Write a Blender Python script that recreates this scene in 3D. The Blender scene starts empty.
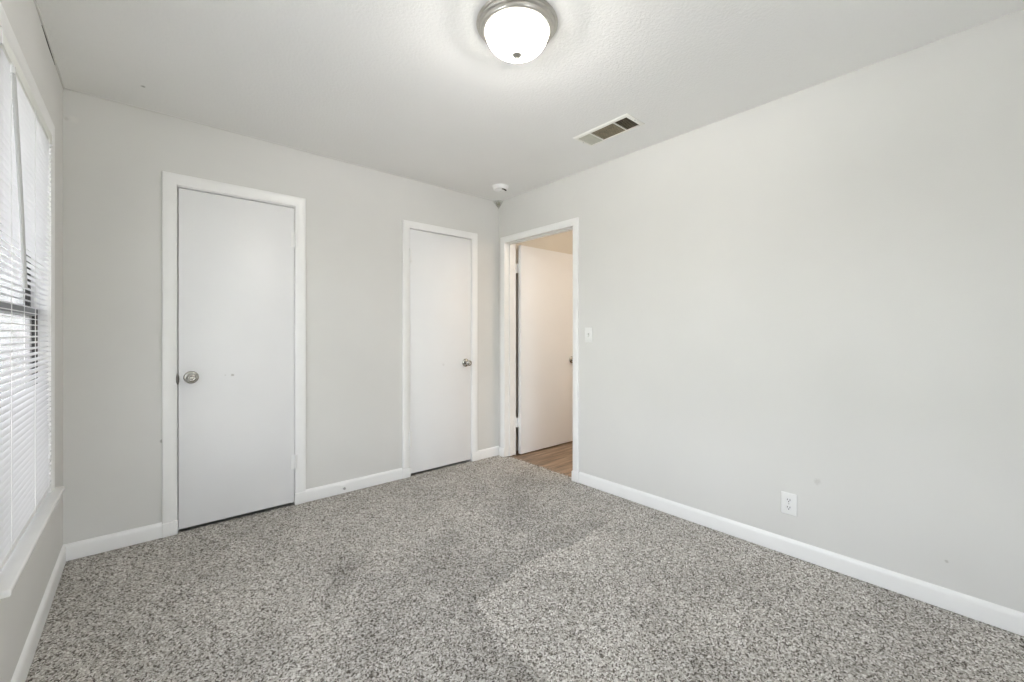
import bpy, bmesh, math, random
import numpy as np
from mathutils import Vector, Matrix

random.seed(7)
rng = np.random.default_rng(11)
S = bpy.context.scene
COL = S.collection

# ------------------------------------------------------------------ camera
W = 2.898          # room width (left wall inner face at x = -W, right wall at x = 0, back wall at y = 0)
H = 2.44
Y0 = -5.60         # wall behind the camera
cam_d = bpy.data.cameras.new('camera')
cam = bpy.data.objects.new('camera', cam_d)
COL.objects.link(cam)
cam.location = (-2.5832, -3.1584, 1.1774)
cam.rotation_euler = (math.pi / 2, 0, -0.71704)
cam_d.sensor_width = 36.0
cam_d.sensor_fit = 'HORIZONTAL'
cam_d.lens = 422.07 / 1024 * 36
cam_d.shift_y = -8.3 / 1024
cam_d.clip_start = 0.02
S.camera = cam

# ------------------------------------------------------------------ view, sky, light
S.view_settings.view_transform = 'Standard'
S.view_settings.look = 'None'
S.view_settings.gamma = 1.0
S.view_settings.use_curve_mapping = False
S.view_settings.exposure = 0.0
S.cycles.use_denoising = True
S.cycles.max_bounces = 14
S.cycles.diffuse_bounces = 8
S.cycles.transparent_max_bounces = 16
S.cycles.sample_clamp_indirect = 6.0

LAMP_STRENGTH = 13.0     # ceiling lamp bowl
LAMP_POWER = 52.0        # its bulbs, shaded from the ceiling by the metal pan
SKY_STRENGTH = 3.2
HALL_POWER = 31.0

world = bpy.data.worlds.new('sky')
S.world = world
world.use_nodes = True
wn, wl = world.node_tree.nodes, world.node_tree.links
wn.clear()
sky = wn.new('ShaderNodeTexSky')
sky.sky_type = 'NISHITA'
sky.sun_disc = False
sky.sun_elevation = math.radians(48)
sky.sun_rotation = math.radians(60)
sky.air_density = 1.0
sky.dust_density = 2.5
bg = wn.new('ShaderNodeBackground')
bg.inputs['Strength'].default_value = SKY_STRENGTH
wo = wn.new('ShaderNodeOutputWorld')
hsv = wn.new('ShaderNodeHueSaturation')      # thin high cloud: a paler sky
hsv.inputs['Saturation'].default_value = 0.30
wl.new(sky.outputs[0], hsv.inputs['Color'])
warm = wn.new('ShaderNodeMix')
warm.data_type = 'RGBA'
warm.blend_type = 'MULTIPLY'
warm.inputs[0].default_value = 1.0
warm.inputs[7].default_value = (1.0, 0.985, 0.97, 1.0)
wl.new(hsv.outputs[0], warm.inputs[6])
wl.new(warm.outputs[2], bg.inputs[0])
wl.new(bg.outputs[0], wo.inputs[0])


def portal(name, loc, rot, sx, sy):
    """Guides sky light through a window opening; gives off nothing itself."""
    d = bpy.data.lights.new(name, 'AREA')
    d.shape = 'RECTANGLE'
    d.size, d.size_y = sx, sy
    d.cycles.is_portal = True
    o = bpy.data.objects.new(name, d)
    o.location = loc
    o.rotation_euler = rot
    COL.objects.link(o)


# openings daylight comes through: (u0, u1, z0, z1)
SIDE_FILL_WIN = (-2.25, -1.62, 0.478, 2.032)     # added window beside the camera, unseen, for fill daylight
REAR_FILL_WIN = (-2.62, -1.60, 0.478, 2.032)     # added on the wall behind the camera, unseen, for fill daylight
portal('portal_side', (-W - 0.15, (SIDE_FILL_WIN[0] + SIDE_FILL_WIN[1]) / 2, 1.255), (0, -math.pi / 2, 0), 1.56, SIDE_FILL_WIN[1] - SIDE_FILL_WIN[0])
portal('portal_rear', ((REAR_FILL_WIN[0] + REAR_FILL_WIN[1]) / 2, Y0 - 0.13, 1.255), (math.pi / 2, 0, 0), REAR_FILL_WIN[1] - REAR_FILL_WIN[0], 1.56)
portal('portal_window', (-W - 0.145, -0.908, 1.26), (0, -math.pi / 2, 0), 1.55, 0.88)


# ------------------------------------------------------------------ materials
def srgb(r, g, b):
    def f(c):
        c /= 255.0
        return c / 12.92 if c <= 0.04045 else ((c + 0.055) / 1.055) ** 2.4
    return (f(r), f(g), f(b), 1.0)


class NT:
    """Small helper round a material's node tree."""
    def __init__(self, name):
        self.m = bpy.data.materials.new(name)
        self.m.use_nodes = True
        self.t = self.m.node_tree
        self.b = self.t.nodes['Principled BSDF']
        self.out = self.t.nodes['Material Output']

    def n(self, kind, **kw):
        x = self.t.nodes.new(kind)
        for k, v in kw.items():
            if hasattr(x, k):
                setattr(x, k, v)
        return x

    def l(self, a, b):
        self.t.links.new(a, b)

    def pos(self):
        return self.n('ShaderNodeNewGeometry').outputs['Position']

    def noise(self, scale, detail=2.0, rough=0.5, vec=None):
        x = self.n('ShaderNodeTexNoise')
        x.inputs['Scale'].default_value = scale
        x.inputs['Detail'].default_value = detail
        x.inputs['Roughness'].default_value = rough
        self.l(vec if vec is not None else self.pos(), x.inputs['Vector'])
        return x

    def ramp(self, src, stops, interp='LINEAR'):
        r = self.n('ShaderNodeValToRGB')
        cr = r.color_ramp
        cr.interpolation = interp
        while len(cr.elements) < len(stops):
            cr.elements.new(0.5)
        for e, (p, c) in zip(cr.elements, stops):
            e.position = p
            e.color = c
        self.l(src, r.inputs[0])
        return r.outputs[0]

    def mix(self, fac, a, b, mode='MIX'):
        x = self.n('ShaderNodeMix')
        x.data_type = 'RGBA'
        x.blend_type = mode
        for sock, v in ((x.inputs[0], fac), (x.inputs[6], a), (x.inputs[7], b)):
            if hasattr(v, 'links'):
                self.l(v, sock)
            else:
                sock.default_value = v
        return x.outputs[2]

    def math(self, op, a, b=None, clamp=False):
        x = self.n('ShaderNodeMath')
        x.operation = op
        x.use_clamp = clamp
        for sock, v in ((x.inputs[0], a), (x.inputs[1], b)):
            if v is None:
                continue
            if hasattr(v, 'links'):
                self.l(v, sock)
            else:
                sock.default_value = v
        return x.outputs[0]

    def bump(self, height, strength, dist=0.001):
        x = self.n('ShaderNodeBump')
        x.inputs['Strength'].default_value = strength
        x.inputs['Distance'].default_value = dist
        self.l(height, x.inputs['Height'])
        self.l(x.outputs[0], self.b.inputs['Normal'])

    def spot(self, centre, radius, soft=0.3, wobble=None):
        """1 inside a small blot round a world point, 0 outside."""
        v = self.n('ShaderNodeVectorMath')
        v.operation = 'DISTANCE'
        self.l(self.pos(), v.inputs[0])
        v.inputs[1].default_value = centre
        d = v.outputs['Value']
        if wobble:
            nz = self.noise(wobble, 3.0)
            d = self.math('ADD', d, self.math('MULTIPLY', self.math('SUBTRACT', nz.outputs[0], 0.5), radius * 1.4))
        mr = self.n('ShaderNodeMapRange')
        self.l(d, mr.inputs[0])
        mr.inputs[1].default_value = radius * (1 - soft)
        mr.inputs[2].default_value = radius
        mr.inputs[3].default_value = 1.0
        mr.inputs[4].default_value = 0.0
        return mr.outputs[0]

    def set(self, color=None, rough=None, metal=None, spec=None):
        if color is not None:
            if hasattr(color, 'links'):
                self.l(color, self.b.inputs['Base Color'])
            else:
                self.b.inputs['Base Color'].default_value = color
        if rough is not None:
            self.b.inputs['Roughness'].default_value = rough
        if metal is not None:
            self.b.inputs['Metallic'].default_value = metal
        if spec is not None:
            self.b.inputs['Specular IOR Level'].default_value = spec
        return self.m


def plain(name, col, rough=0.5, metal=0.0, spec=0.5, var=0.03, vscale=9.0):
    t = NT(name)
    nz = t.noise(vscale, 3.0)
    a = tuple(c * (1 - var) for c in col[:3]) + (1.0,)
    b = tuple(min(1, c * (1 + var)) for c in col[:3]) + (1.0,)
    c = t.ramp(nz.outputs[0], [(0.3, a), (0.7, b)])
    return t.set(c, rough, metal, spec)


def wall_paint(name, col, marks=()):
    t = NT(name)
    big = t.noise(1.6, 3.0)
    a = tuple(c * 0.975 for c in col[:3]) + (1.0,)
    b = tuple(c * 1.02 for c in col[:3]) + (1.0,)
    c = t.ramp(big.outputs[0], [(0.3, a), (0.7, b)])
    for centre, rad, mc, fac in marks:
        sp = t.math('MULTIPLY', t.spot(centre, rad, 0.6, 60.0), fac)
        c = t.mix(sp, c, mc)
    t.set(c, 0.6, 0.0, 0.3)
    peel = t.noise(170.0, 2.0)
    lump = t.noise(7.0, 2.0)
    h = t.math('ADD', peel.outputs[0], t.math('MULTIPLY', lump.outputs[0], 3.0))
    t.bump(h, 0.25, 0.0012)
    return t.m


GREIGE = (0.69, 0.685, 0.665, 1.0)
M = {}
M['wall'] = wall_paint('greige_wall_paint', GREIGE, marks=(
    ((-2.86, 0.0, 2.29), 0.022, (0.75, 0.74, 0.71, 1), 0.7),
    ((-2.885, 0.0, 2.285), 0.012, (0.45, 0.44, 0.41, 1), 0.35),
    ((-2.505, 0.0, 0.553), 0.012, (0.30, 0.29, 0.27, 1), 0.7),
    ((-0.0, -2.56, 0.42), 0.02, (0.45, 0.43, 0.40, 1), 0.35),
    ((-0.0, -3.02, 0.20), 0.008, (0.35, 0.33, 0.30, 1), 0.5),
))
M['hall_wall'] = wall_paint('hall_wall_paint', (0.72, 0.68, 0.61, 1.0))

# ceiling : white flat paint over a light knock-down texture
t = NT('ceiling_texture_paint')
big = t.noise(1.2, 2.0)
c = t.ramp(big.outputs[0], [(0.3, (0.885, 0.883, 0.868, 1)), (0.7, (0.91, 0.908, 0.893, 1))])
sp = t.math('MULTIPLY', t.spot((-2.587, -0.283, 2.44), 0.012, 0.6, 90.0), 0.6)
c = t.mix(sp, c, (0.3, 0.3, 0.28, 1))
t.set(c, 0.75, 0.0, 0.2)
nz = t.noise(75.0, 3.0, 0.6)
kd = t.ramp(nz.outputs[0], [(0.42, (0, 0, 0, 1)), (0.58, (1, 1, 1, 1))])
t.bump(kd, 0.30, 0.002)
M['ceiling'] = t.m

M['trim'] = plain('white_semigloss_trim', (0.865, 0.865, 0.86, 1), 0.32, 0, 0.5, 0.012)
t = NT('white_door_paint')
nz = t.noise(2.5, 3.0)
c = t.ramp(nz.outputs[0], [(0.3, (0.82, 0.822, 0.83, 1)), (0.7, (0.845, 0.847, 0.855, 1))])
for centre, rad, fac in (((-2.163, 0.0, 0.911), 0.010, 0.7), ((-2.20, 0.0, 0.913), 0.006, 0.25), ((-0.62, 0.0, 0.90), 0.014, 0.18)):
    c = t.mix(t.math('MULTIPLY', t.spot(centre, rad, 0.6, 120.0), fac), c, (0.33, 0.31, 0.28, 1))
t.set(c, 0.38, 0, 0.45)
t.bump(t.noise(240.0, 2.0).outputs[0], 0.06, 0.0006)
M['door'] = t.m

M['stool'] = plain('white_gloss_sill', (0.82, 0.82, 0.81, 1), 0.25, 0, 0.5, 0.015)
M['vinyl'] = plain('white_vinyl', (0.80, 0.80, 0.80, 1), 0.4, 0, 0.5, 0.01)
M['plastic'] = plain('white_plastic', (0.82, 0.82, 0.81, 1), 0.3, 0, 0.5, 0.01)
M['cream'] = plain('cream_enamel', (0.90, 0.89, 0.84, 1), 0.4, 0, 0.5, 0.01)
M['hole'] = plain('dark_void', (0.02, 0.019, 0.017, 1), 0.9, 0, 0.1, 0.1)
M['duct'] = plain('dusty_brown_duct', (0.13, 0.11, 0.08, 1), 0.9, 0, 0.1, 0.25, 40.0)
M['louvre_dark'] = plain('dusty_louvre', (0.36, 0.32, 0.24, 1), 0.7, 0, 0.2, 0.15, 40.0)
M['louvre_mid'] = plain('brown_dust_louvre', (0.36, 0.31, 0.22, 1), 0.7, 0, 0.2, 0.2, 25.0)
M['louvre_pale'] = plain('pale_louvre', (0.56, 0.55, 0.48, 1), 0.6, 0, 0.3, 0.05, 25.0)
M['alarm_white'] = plain('alarm_white', (0.93, 0.93, 0.925, 1), 0.35, 0, 0.5, 0.01)
M['rail_cream'] = plain('rail_off_white', (0.78, 0.79, 0.75, 1), 0.4, 0, 0.5, 0.01)
M['bronze'] = plain('dark_bronze_aluminium', (0.025, 0.024, 0.024, 1), 0.4, 0.3, 0.5, 0.1)
M['alu'] = plain('grey_aluminium', (0.20, 0.205, 0.21, 1), 0.4, 0.3, 0.5, 0.05)
M['steel_screw'] = plain('screw_steel', (0.55, 0.55, 0.54, 1), 0.35, 1.0, 0.5, 0.02)
M['strike'] = plain('worn_strike_metal', (0.16, 0.15, 0.14, 1), 0.45, 0.6, 0.5, 0.1)
M['grey_tip'] = plain('pale_grey_rubber', (0.42, 0.42, 0.41, 1), 0.6, 0, 0.3, 0.05)
M['rubber'] = plain('grey_rubber', (0.16, 0.16, 0.155, 1), 0.7, 0, 0.3, 0.1)
M['cord'] = plain('white_cord', (0.80, 0.80, 0.79, 1), 0.8, 0, 0.2, 0.02)
M['wand'] = plain('grey_translucent_wand', (0.50, 0.50, 0.50, 1), 0.25, 0, 0.5, 0.02)

t = NT('brushed_nickel')
nz = t.noise(30.0, 2.0)
c = t.ramp(nz.outputs[0], [(0.3, (0.52, 0.50, 0.46, 1)), (0.7, (0.60, 0.58, 0.54, 1))])
M['nickel'] = t.set(c, 0.30, 1.0)
t = NT('satin_knob_nickel')
nz = t.noise(60.0, 2.0)
c = t.ramp(nz.outputs[0], [(0.3, (0.42, 0.41, 0.385, 1)), (0.7, (0.50, 0.49, 0.46, 1))])
M['knob'] = t.set(c, 0.22, 1.0)

# lit frosted bowl of the ceiling lamp
t = NT('lit_frosted_glass')
t.set((0.9, 0.9, 0.88, 1), 0.35)
t.b.inputs['Emission Color'].default_value = (1.0, 0.965, 0.90, 1)
t.b.inputs['Emission Strength'].default_value = LAMP_STRENGTH
tp = t.n('ShaderNodeBsdfTransparent')                # the bulbs' light passes through
mx = t.n('ShaderNodeMixShader')
mx.inputs[0].default_value = 0.5
t.l(t.b.outputs[0], mx.inputs[1])
t.l(tp.outputs[0], mx.inputs[2])
t.l(mx.outputs[0], t.out.inputs['Surface'])
M['bowl'] = t.m

# mini-blind slats: white, a little light comes through
t = NT('blind_slat_vinyl')
nz = t.noise(6.0, 2.0)
c = t.ramp(nz.outputs[0], [(0.3, (0.80, 0.80, 0.805, 1)), (0.7, (0.83, 0.83, 0.835, 1))])
t.set(c, 0.45, 0, 0.4)
tr = t.n('ShaderNodeBsdfTranslucent')
tr.inputs['Color'].default_value = (0.85, 0.85, 0.86, 1)
mx = t.n('ShaderNodeMixShader')
mx.inputs[0].default_value = 0.35
t.l(t.b.outputs[0], mx.inputs[1])
t.l(tr.outputs[0], mx.inputs[2])
t.l(mx.outputs[0], t.out.inputs['Surface'])
M['slat'] = t.m

# window glass: clear with a fresnel reflection
def glass(name, tint):
    t = NT(name)
    tp = t.n('ShaderNodeBsdfTransparent')
    tp.inputs['Color'].default_value = tint
    gl = t.n('ShaderNodeBsdfGlossy')
    gl.inputs['Roughness'].default_value = 0.02
    fr = t.n('ShaderNodeFresnel')
    fr.inputs['IOR'].default_value = 1.45
    mx = t.n('ShaderNodeMixShader')
    t.l(t.math('MULTIPLY', fr.outputs[0], 0.5), mx.inputs[0])
    t.l(tp.outputs[0], mx.inputs[1])
    t.l(gl.outputs[0], mx.inputs[2])
    t.l(mx.outputs[0], t.out.inputs['Surface'])
    return t.m


M['glass'] = glass('tinted_window_glass', (0.66, 0.655, 0.645, 1))
M['clear_glass'] = glass('clear_window_glass', (0.96, 0.97, 0.97, 1))

# see-through grey film, fading out from the ceiling corner
t = NT('grey_corner_film')
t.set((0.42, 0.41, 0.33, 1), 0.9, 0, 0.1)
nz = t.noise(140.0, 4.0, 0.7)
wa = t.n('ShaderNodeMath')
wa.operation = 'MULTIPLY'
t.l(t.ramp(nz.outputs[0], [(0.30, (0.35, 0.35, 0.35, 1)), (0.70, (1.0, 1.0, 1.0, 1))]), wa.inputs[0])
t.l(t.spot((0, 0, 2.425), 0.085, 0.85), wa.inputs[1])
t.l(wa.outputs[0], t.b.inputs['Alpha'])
M['corner_film'] = t.m

# carpet: speckled taupe / grey / cream twisted pile
t = NT('speckled_carpet_pile')
wob = t.noise(140.0, 2.0)
off = t.n('ShaderNodeVectorMath')
off.operation = 'MULTIPLY_ADD'
t.l(wob.outputs['Color'], off.inputs[0])
off.inputs[1].default_value = (0.010, 0.010, 0.004)
t.l(t.pos(), off.inputs[2])
vo = t.n('ShaderNodeTexVoronoi')
vo.inputs['Scale'].default_value = 195.0
t.l(off.outputs[0], vo.inputs['Vector'])
sep = t.n('ShaderNodeSeparateColor')
t.l(vo.outputs['Color'], sep.inputs[0])
c = t.ramp(sep.outputs[0], [
    (0.00, (0.115, 0.101, 0.088, 1)), (0.15, (0.170, 0.153, 0.135, 1)), (0.28, (0.390, 0.370, 0.340, 1)),
    (0.58, (0.550, 0.533, 0.503, 1)), (0.80, (0.680, 0.664, 0.636, 1)), (1.00, (0.820, 0.806, 0.780, 1))])
fine = t.noise(420.0, 2.0)
c = t.mix(0.35, c, t.ramp(fine.outputs[0], [(0.35, (0.16, 0.145, 0.125, 1)), (0.65, (0.60, 0.58, 0.55, 1))]), 'OVERLAY')
nap = t.n('ShaderNodeAttribute')
nap.attribute_name = 'nap'
patch = t.noise(2.6, 4.0, 0.6)
pf = t.math('ADD', t.math('MULTIPLY', t.math('SUBTRACT', patch.outputs[0], 0.5), 0.60), nap.outputs['Fac'])
pf = t.math('ADD', pf, 1.0)
mul = t.n('ShaderNodeVectorMath')
mul.operation = 'SCALE'
t.l(c, mul.inputs[0])
t.l(pf, mul.inputs['Scale'])
t.set(mul.outputs[0], 0.95, 0, 0.05)
hb = t.math('ADD', t.math('MULTIPLY', vo.outputs['Distance'], -1.0), t.math('MULTIPLY', fine.outputs[0], 0.6))
t.bump(hb, 0.55, 0.004)
M['carpet'] = t.m

# hall floor: brown wood-look planks running away from the doorway (along x)
t = NT('brown_plank_floor')
br = t.n('ShaderNodeTexBrick')
br.offset = 0.37
br.inputs['Scale'].default_value = 1.0
br.inputs['Brick Width'].default_value = 1.22
br.inputs['Row Height'].default_value = 0.15
br.inputs['Mortar Size'].default_value = 0.0016
br.inputs['Color1'].default_value = (0.255, 0.172, 0.112, 1)
br.inputs['Color2'].default_value = (0.355, 0.252, 0.172, 1)
br.inputs['Mortar'].default_value = (0.08, 0.045, 0.025, 1)
t.l(t.pos(), br.inputs['Vector'])
mp = t.n('ShaderNodeMapping')
mp.inputs['Scale'].default_value = (2.2, 26.0, 1.0)
t.l(t.pos(), mp.inputs['Vector'])
gr = t.noise(1.0, 5.0, 0.65, mp.outputs[0])
g = t.ramp(gr.outputs[0], [(0.34, (0.42, 0.40, 0.38, 1)), (0.66, (1.30, 1.27, 1.23, 1))])
c = t.mix(1.0, br.outputs['Color'], g, 'MULTIPLY')
M['plank'] = t.set(c, 0.42, 0, 0.4)

# outdoors
t = NT('lawn_grass')
nz = t.noise(9.0, 5.0)
M['lawn'] = t.set(t.ramp(nz.outputs[0], [(0.3, (0.10, 0.14, 0.05, 1)), (0.7, (0.22, 0.27, 0.12, 1))]), 0.9)
t = NT('concrete_drive')
nz = t.noise(5.0, 5.0)
M['concrete'] = t.set(t.ramp(nz.outputs[0], [(0.3, (0.70, 0.69, 0.67, 1)), (0.7, (0.80, 0.79, 0.77, 1))]), 0.9)
t = NT('hedge_foliage')
nz = t.noise(14.0, 5.0)
M['hedge'] = t.set(t.ramp(nz.outputs[0], [(0.3, (0.045, 0.065, 0.03, 1)), (0.7, (0.15, 0.19, 0.09, 1))]), 0.8)
M['bark'] = plain('tree_bark', (0.06, 0.045, 0.035, 1), 0.9, 0, 0.1, 0.3, 20.0)
M['siding'] = plain('outside_siding', (0.62, 0.64, 0.66, 1), 0.7, 0, 0.2, 0.03)


# ------------------------------------------------------------------ mesh helpers
def P_back(u, d, v):      # on the back wall: u along x, d out into the room, v up
    return Vector((u, -d, v))


def P_right(u, d, v):     # on the right wall: u along y
    return Vector((-d, u, v))


def P_left(u, d, v):      # on the left wall
    return Vector((-W + d, u, v))


def P_rear(u, d, v):      # on the wall behind the camera
    return Vector((u, Y0 + d, v))


def P_hall(u, d, v):      # hall side of the right wall
    return Vector((0.125 + d, u, v))


def P_xyz(x, y, z):
    return Vector((x, y, z))


def link(name, bm, mat, parent=None, smooth=True, angle=35):
    bmesh.ops.recalc_face_normals(bm, faces=bm.faces[:])
    me = bpy.data.meshes.new(name)
    bm.to_mesh(me)
    bm.free()
    me.materials.append(mat)
    if smooth:
        me.polygons.foreach_set('use_smooth', [True] * len(me.polygons))
        try:
            me.set_sharp_from_angle(angle=math.radians(angle))
        except Exception:
            pass
    o = bpy.data.objects.new(name, me)
    COL.objects.link(o)
    if parent is not None:
        o.parent = parent
        o.matrix_parent_inverse = parent_world(parent).inverted()
    return o


def parent_world(o):
    m = o.matrix_basis.copy()
    if o.parent is not None:
        m = parent_world(o.parent) @ o.matrix_parent_inverse @ m
    return m


def empty(name, loc, parent=None):
    o = bpy.data.objects.new(name, None)
    o.empty_display_size = 0.05
    o.location = loc
    COL.objects.link(o)
    return o


def tag(o, label=None, cat=None, group=None, kind=None):
    if label:
        o['label'] = label
    if cat:
        o['category'] = cat
    if group:
        o['group'] = group
    if kind:
        o['kind'] = kind
    return o


def box(bm, lo, hi, P=P_xyz, bev=0.0, seg=2):
    sub = bmesh.new()
    vs = {}
    for i in (0, 1):
        for j in (0, 1):
            for k in (0, 1):
                vs[i, j, k] = sub.verts.new(P((lo[0], hi[0])[i], (lo[1], hi[1])[j], (lo[2], hi[2])[k]))
    for q in (((0, 0, 0), (0, 1, 0), (1, 1, 0), (1, 0, 0)), ((0, 0, 1), (1, 0, 1), (1, 1, 1), (0, 1, 1)),
              ((0, 0, 0), (1, 0, 0), (1, 0, 1), (0, 0, 1)), ((0, 1, 0), (0, 1, 1), (1, 1, 1), (1, 1, 0)),
              ((0, 0, 0), (0, 0, 1), (0, 1, 1), (0, 1, 0)), ((1, 0, 0), (1, 1, 0), (1, 1, 1), (1, 0, 1))):
        sub.faces.new([vs[k] for k in q])
    bmesh.ops.recalc_face_normals(sub, faces=sub.faces[:])
    if bev > 0:
        bmesh.ops.bevel(sub, geom=sub.edges[:], offset=bev, segments=seg, profile=0.5, affect='EDGES', clamp_overlap=True)
    merge(bm, sub)


def merge(bm, sub):
    me = bpy.data.meshes.new('tmp')
    sub.to_mesh(me)
    sub.free()
    bm.from_mesh(me)
    bpy.data.meshes.remove(me)


def sweep(bm, path, prof, closed=False, P=P_xyz):
    """Mitred sweep of profile [(w, d)] along a 2-D path in the (u, v) plane; w is measured to the left of travel."""
    n = len(path)
    rings = []
    for i in range(n):
        p = Vector(path[i])
        a = Vector(path[i - 1]) if (i > 0 or closed) else None
        b = Vector(path[(i + 1) % n]) if (i < n - 1 or closed) else None
        d1 = (p - a).normalized() if a is not None else (b - p).normalized()
        d2 = (b - p).normalized() if b is not None else d1
        n1, n2 = Vector((-d1.y, d1.x)), Vector((-d2.y, d2.x))
        m = (n1 + n2)
        m = m / max(1e-6, m.dot(n1))
        rings.append([bm.verts.new(P(p.x + m.x * w, d, p.y + m.y * w)) for w, d in prof])
    k = len(prof)
    for i in range(n if closed else n - 1):
        r, s = rings[i], rings[(i + 1) % n]
        for j in range(k):
            bm.faces.new((r[j], r[(j + 1) % k], s[(j + 1) % k], s[j]))
    if not closed:
        bm.faces.new(rings[0])
        bm.faces.new(rings[-1][::-1])


def lathe(bm, prof, origin, axis, seg=32, cap=True):
    """prof = [(radius, height)] turned round the axis through origin."""
    ax = Vector(axis).normalized()
    u = ax.orthogonal().normalized()
    v = ax.cross(u)
    o = Vector(origin)
    rings = []
    for r, h in prof:
        if r < 1e-6:
            rings.append([bm.verts.new(o + ax * h)])
        else:
            rings.append([bm.verts.new(o + ax * h + (u * math.cos(a) + v * math.sin(a)) * r)
                          for a in [2 * math.pi * i / seg for i in range(seg)]])
    for a, b in zip(rings, rings[1:]):
        for i in range(seg):
            j = (i + 1) % seg
            if len(a) == 1 and len(b) == 1:
                continue
            if len(a) == 1:
                bm.faces.new((a[0], b[j], b[i]))
            elif len(b) == 1:
                bm.faces.new((a[i], a[j], b[0]))
            else:
                bm.faces.new((a[i], a[j], b[j], b[i]))
    if cap:
        for r in (rings[0], rings[-1]):
            if len(r) > 1:
                bm.faces.new(r)


def tube(bm, pts, r, seg=10):
    pts = [Vector(p) for p in pts]
    rings = []
    for i, p in enumerate(pts):
        d = (pts[min(i + 1, len(pts) - 1)] - pts[max(i - 1, 0)]).normalized()
        u = d.cross(Vector((0.3, 0.9, 0.2))).normalized()
        v = d.cross(u)
        rings.append([bm.verts.new(p + (u * math.cos(a) + v * math.sin(a)) * r) for a in [2 * math.pi * k / seg for k in range(seg)]])
    for a, b in zip(rings, rings[1:]):
        for i in range(seg):
            j = (i + 1) % seg
            bm.faces.new((a[i], a[j], b[j], b[i]))
    bm.faces.new(rings[0][::-1])
    bm.faces.new(rings[-1])


def wall_mesh(bm, u0, u1, v0, v1, d0, d1, holes, P):
    """Slab of wall between depths d0 and d1 with rectangular holes (u0, u1, v0, v1); no inner faces."""
    us = sorted({u0, u1, *[h[0] for h in holes], *[h[1] for h in holes]})
    vs = sorted({v0, v1, *[h[2] for h in holes], *[h[3] for h in holes]})
    us = [u for u in us if u0 <= u <= u1]
    vs = [v for v in vs if v0 <= v <= v1]
    cache = {}

    def V(u, d, v):
        k = (round(u, 5), round(d, 5), round(v, 5))
        if k not in cache:
            cache[k] = bm.verts.new(P(u, d, v))
        return cache[k]

    def solid(i, j):
        if not (0 <= i < len(us) - 1 and 0 <= j < len(vs) - 1):
            return False
        cu, cv = (us[i] + us[i + 1]) / 2, (vs[j] + vs[j + 1]) / 2
        return not any(h[0] < cu < h[1] and h[2] < cv < h[3] for h in holes)
    for i in range(len(us) - 1):
        for j in range(len(vs) - 1):
            if not solid(i, j):
                continue
            a, b, c, d = us[i], us[i + 1], vs[j], vs[j + 1]
            for dd in (d0, d1):
                bm.faces.new((V(a, dd, c), V(b, dd, c), V(b, dd, d), V(a, dd, d)))
            if not solid(i - 1, j):
                bm.faces.new((V(a, d0, c), V(a, d1, c), V(a, d1, d), V(a, d0, d)))
            if not solid(i + 1, j):
                bm.faces.new((V(b, d0, c), V(b, d1, c), V(b, d1, d), V(b, d0, d)))
            if not solid(i, j - 1):
                bm.faces.new((V(a, d0, c), V(b, d0, c), V(b, d1, c), V(a, d1, c)))
            if not solid(i, j + 1):
                bm.faces.new((V(a, d0, d), V(b, d0, d), V(b, d1, d), V(a, d1, d)))


# ------------------------------------------------------------------ room shell
D1 = (-2.436, -1.806)       # closet door by the window: jamb faces along x
D2 = (-0.944, -0.324)       # closet door near the corner
D3 = (-0.940, -0.100)       # open doorway in the right wall: jamb faces along y
HEAD = 2.036
WY = (-1.346, -0.47)         # window opening along y
WZ = (0.487, 2.032)
JT = 0.018                  # jamb board thickness


def struct(name, bm, mat, label=None, smooth=False, parent=None):
    o = link(name, bm, mat, parent, smooth)
    if parent is None:
        tag(o, label, None, None, 'structure')
    return o


bm = bmesh.new()
wall_mesh(bm, -W - 0.14, 0.0, -0.03, H, -0.115, 0.0,
          [(D1[0] - JT, D1[1] + JT, -0.03, HEAD + JT), (D2[0] - JT, D2[1] + JT, -0.03, HEAD + JT)], P_back)
struct('wall_back', bm, M['wall'], 'pale greige wall with the two closed white doors')

bm = bmesh.new()
wall_mesh(bm, Y0, 0.75, -0.03, H, -0.125, 0.0, [(D3[0] - JT, D3[1] + JT, -0.03, HEAD + JT)], P_right)
struct('wall_right', bm, M['wall'], 'long pale greige wall with light switch, outlet and open doorway')

bm = bmesh.new()
wall_mesh(bm, Y0, 0.0, -0.03, H, -0.14, 0.0, [(WY[0] - JT, WY[1] + JT, WZ[0] - 0.02, WZ[1] + JT), (SIDE_FILL_WIN[0] - JT, SIDE_FILL_WIN[1] + JT, WZ[0] - 0.02, WZ[1] + JT)], P_left)
struct('wall_left', bm, M['wall'], 'pale greige wall holding the window')

bm = bmesh.new()
wall_mesh(bm, -W - 0.14, 0.125, -0.03, H, -0.12, 0.0, [(REAR_FILL_WIN[0] - JT, REAR_FILL_WIN[1] + JT, WZ[0] - 0.02, WZ[1] + JT)], P_rear)
struct('wall_rear', bm, M['wall'], 'plain greige wall opposite the two closed doors')

bm = bmesh.new()
box(bm, (-W - 0.14, Y0 - 0.12, H), (2.30, 0.87, H + 0.10))
struct('ceiling', bm, M['ceiling'], 'white lightly textured ceiling')

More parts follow.
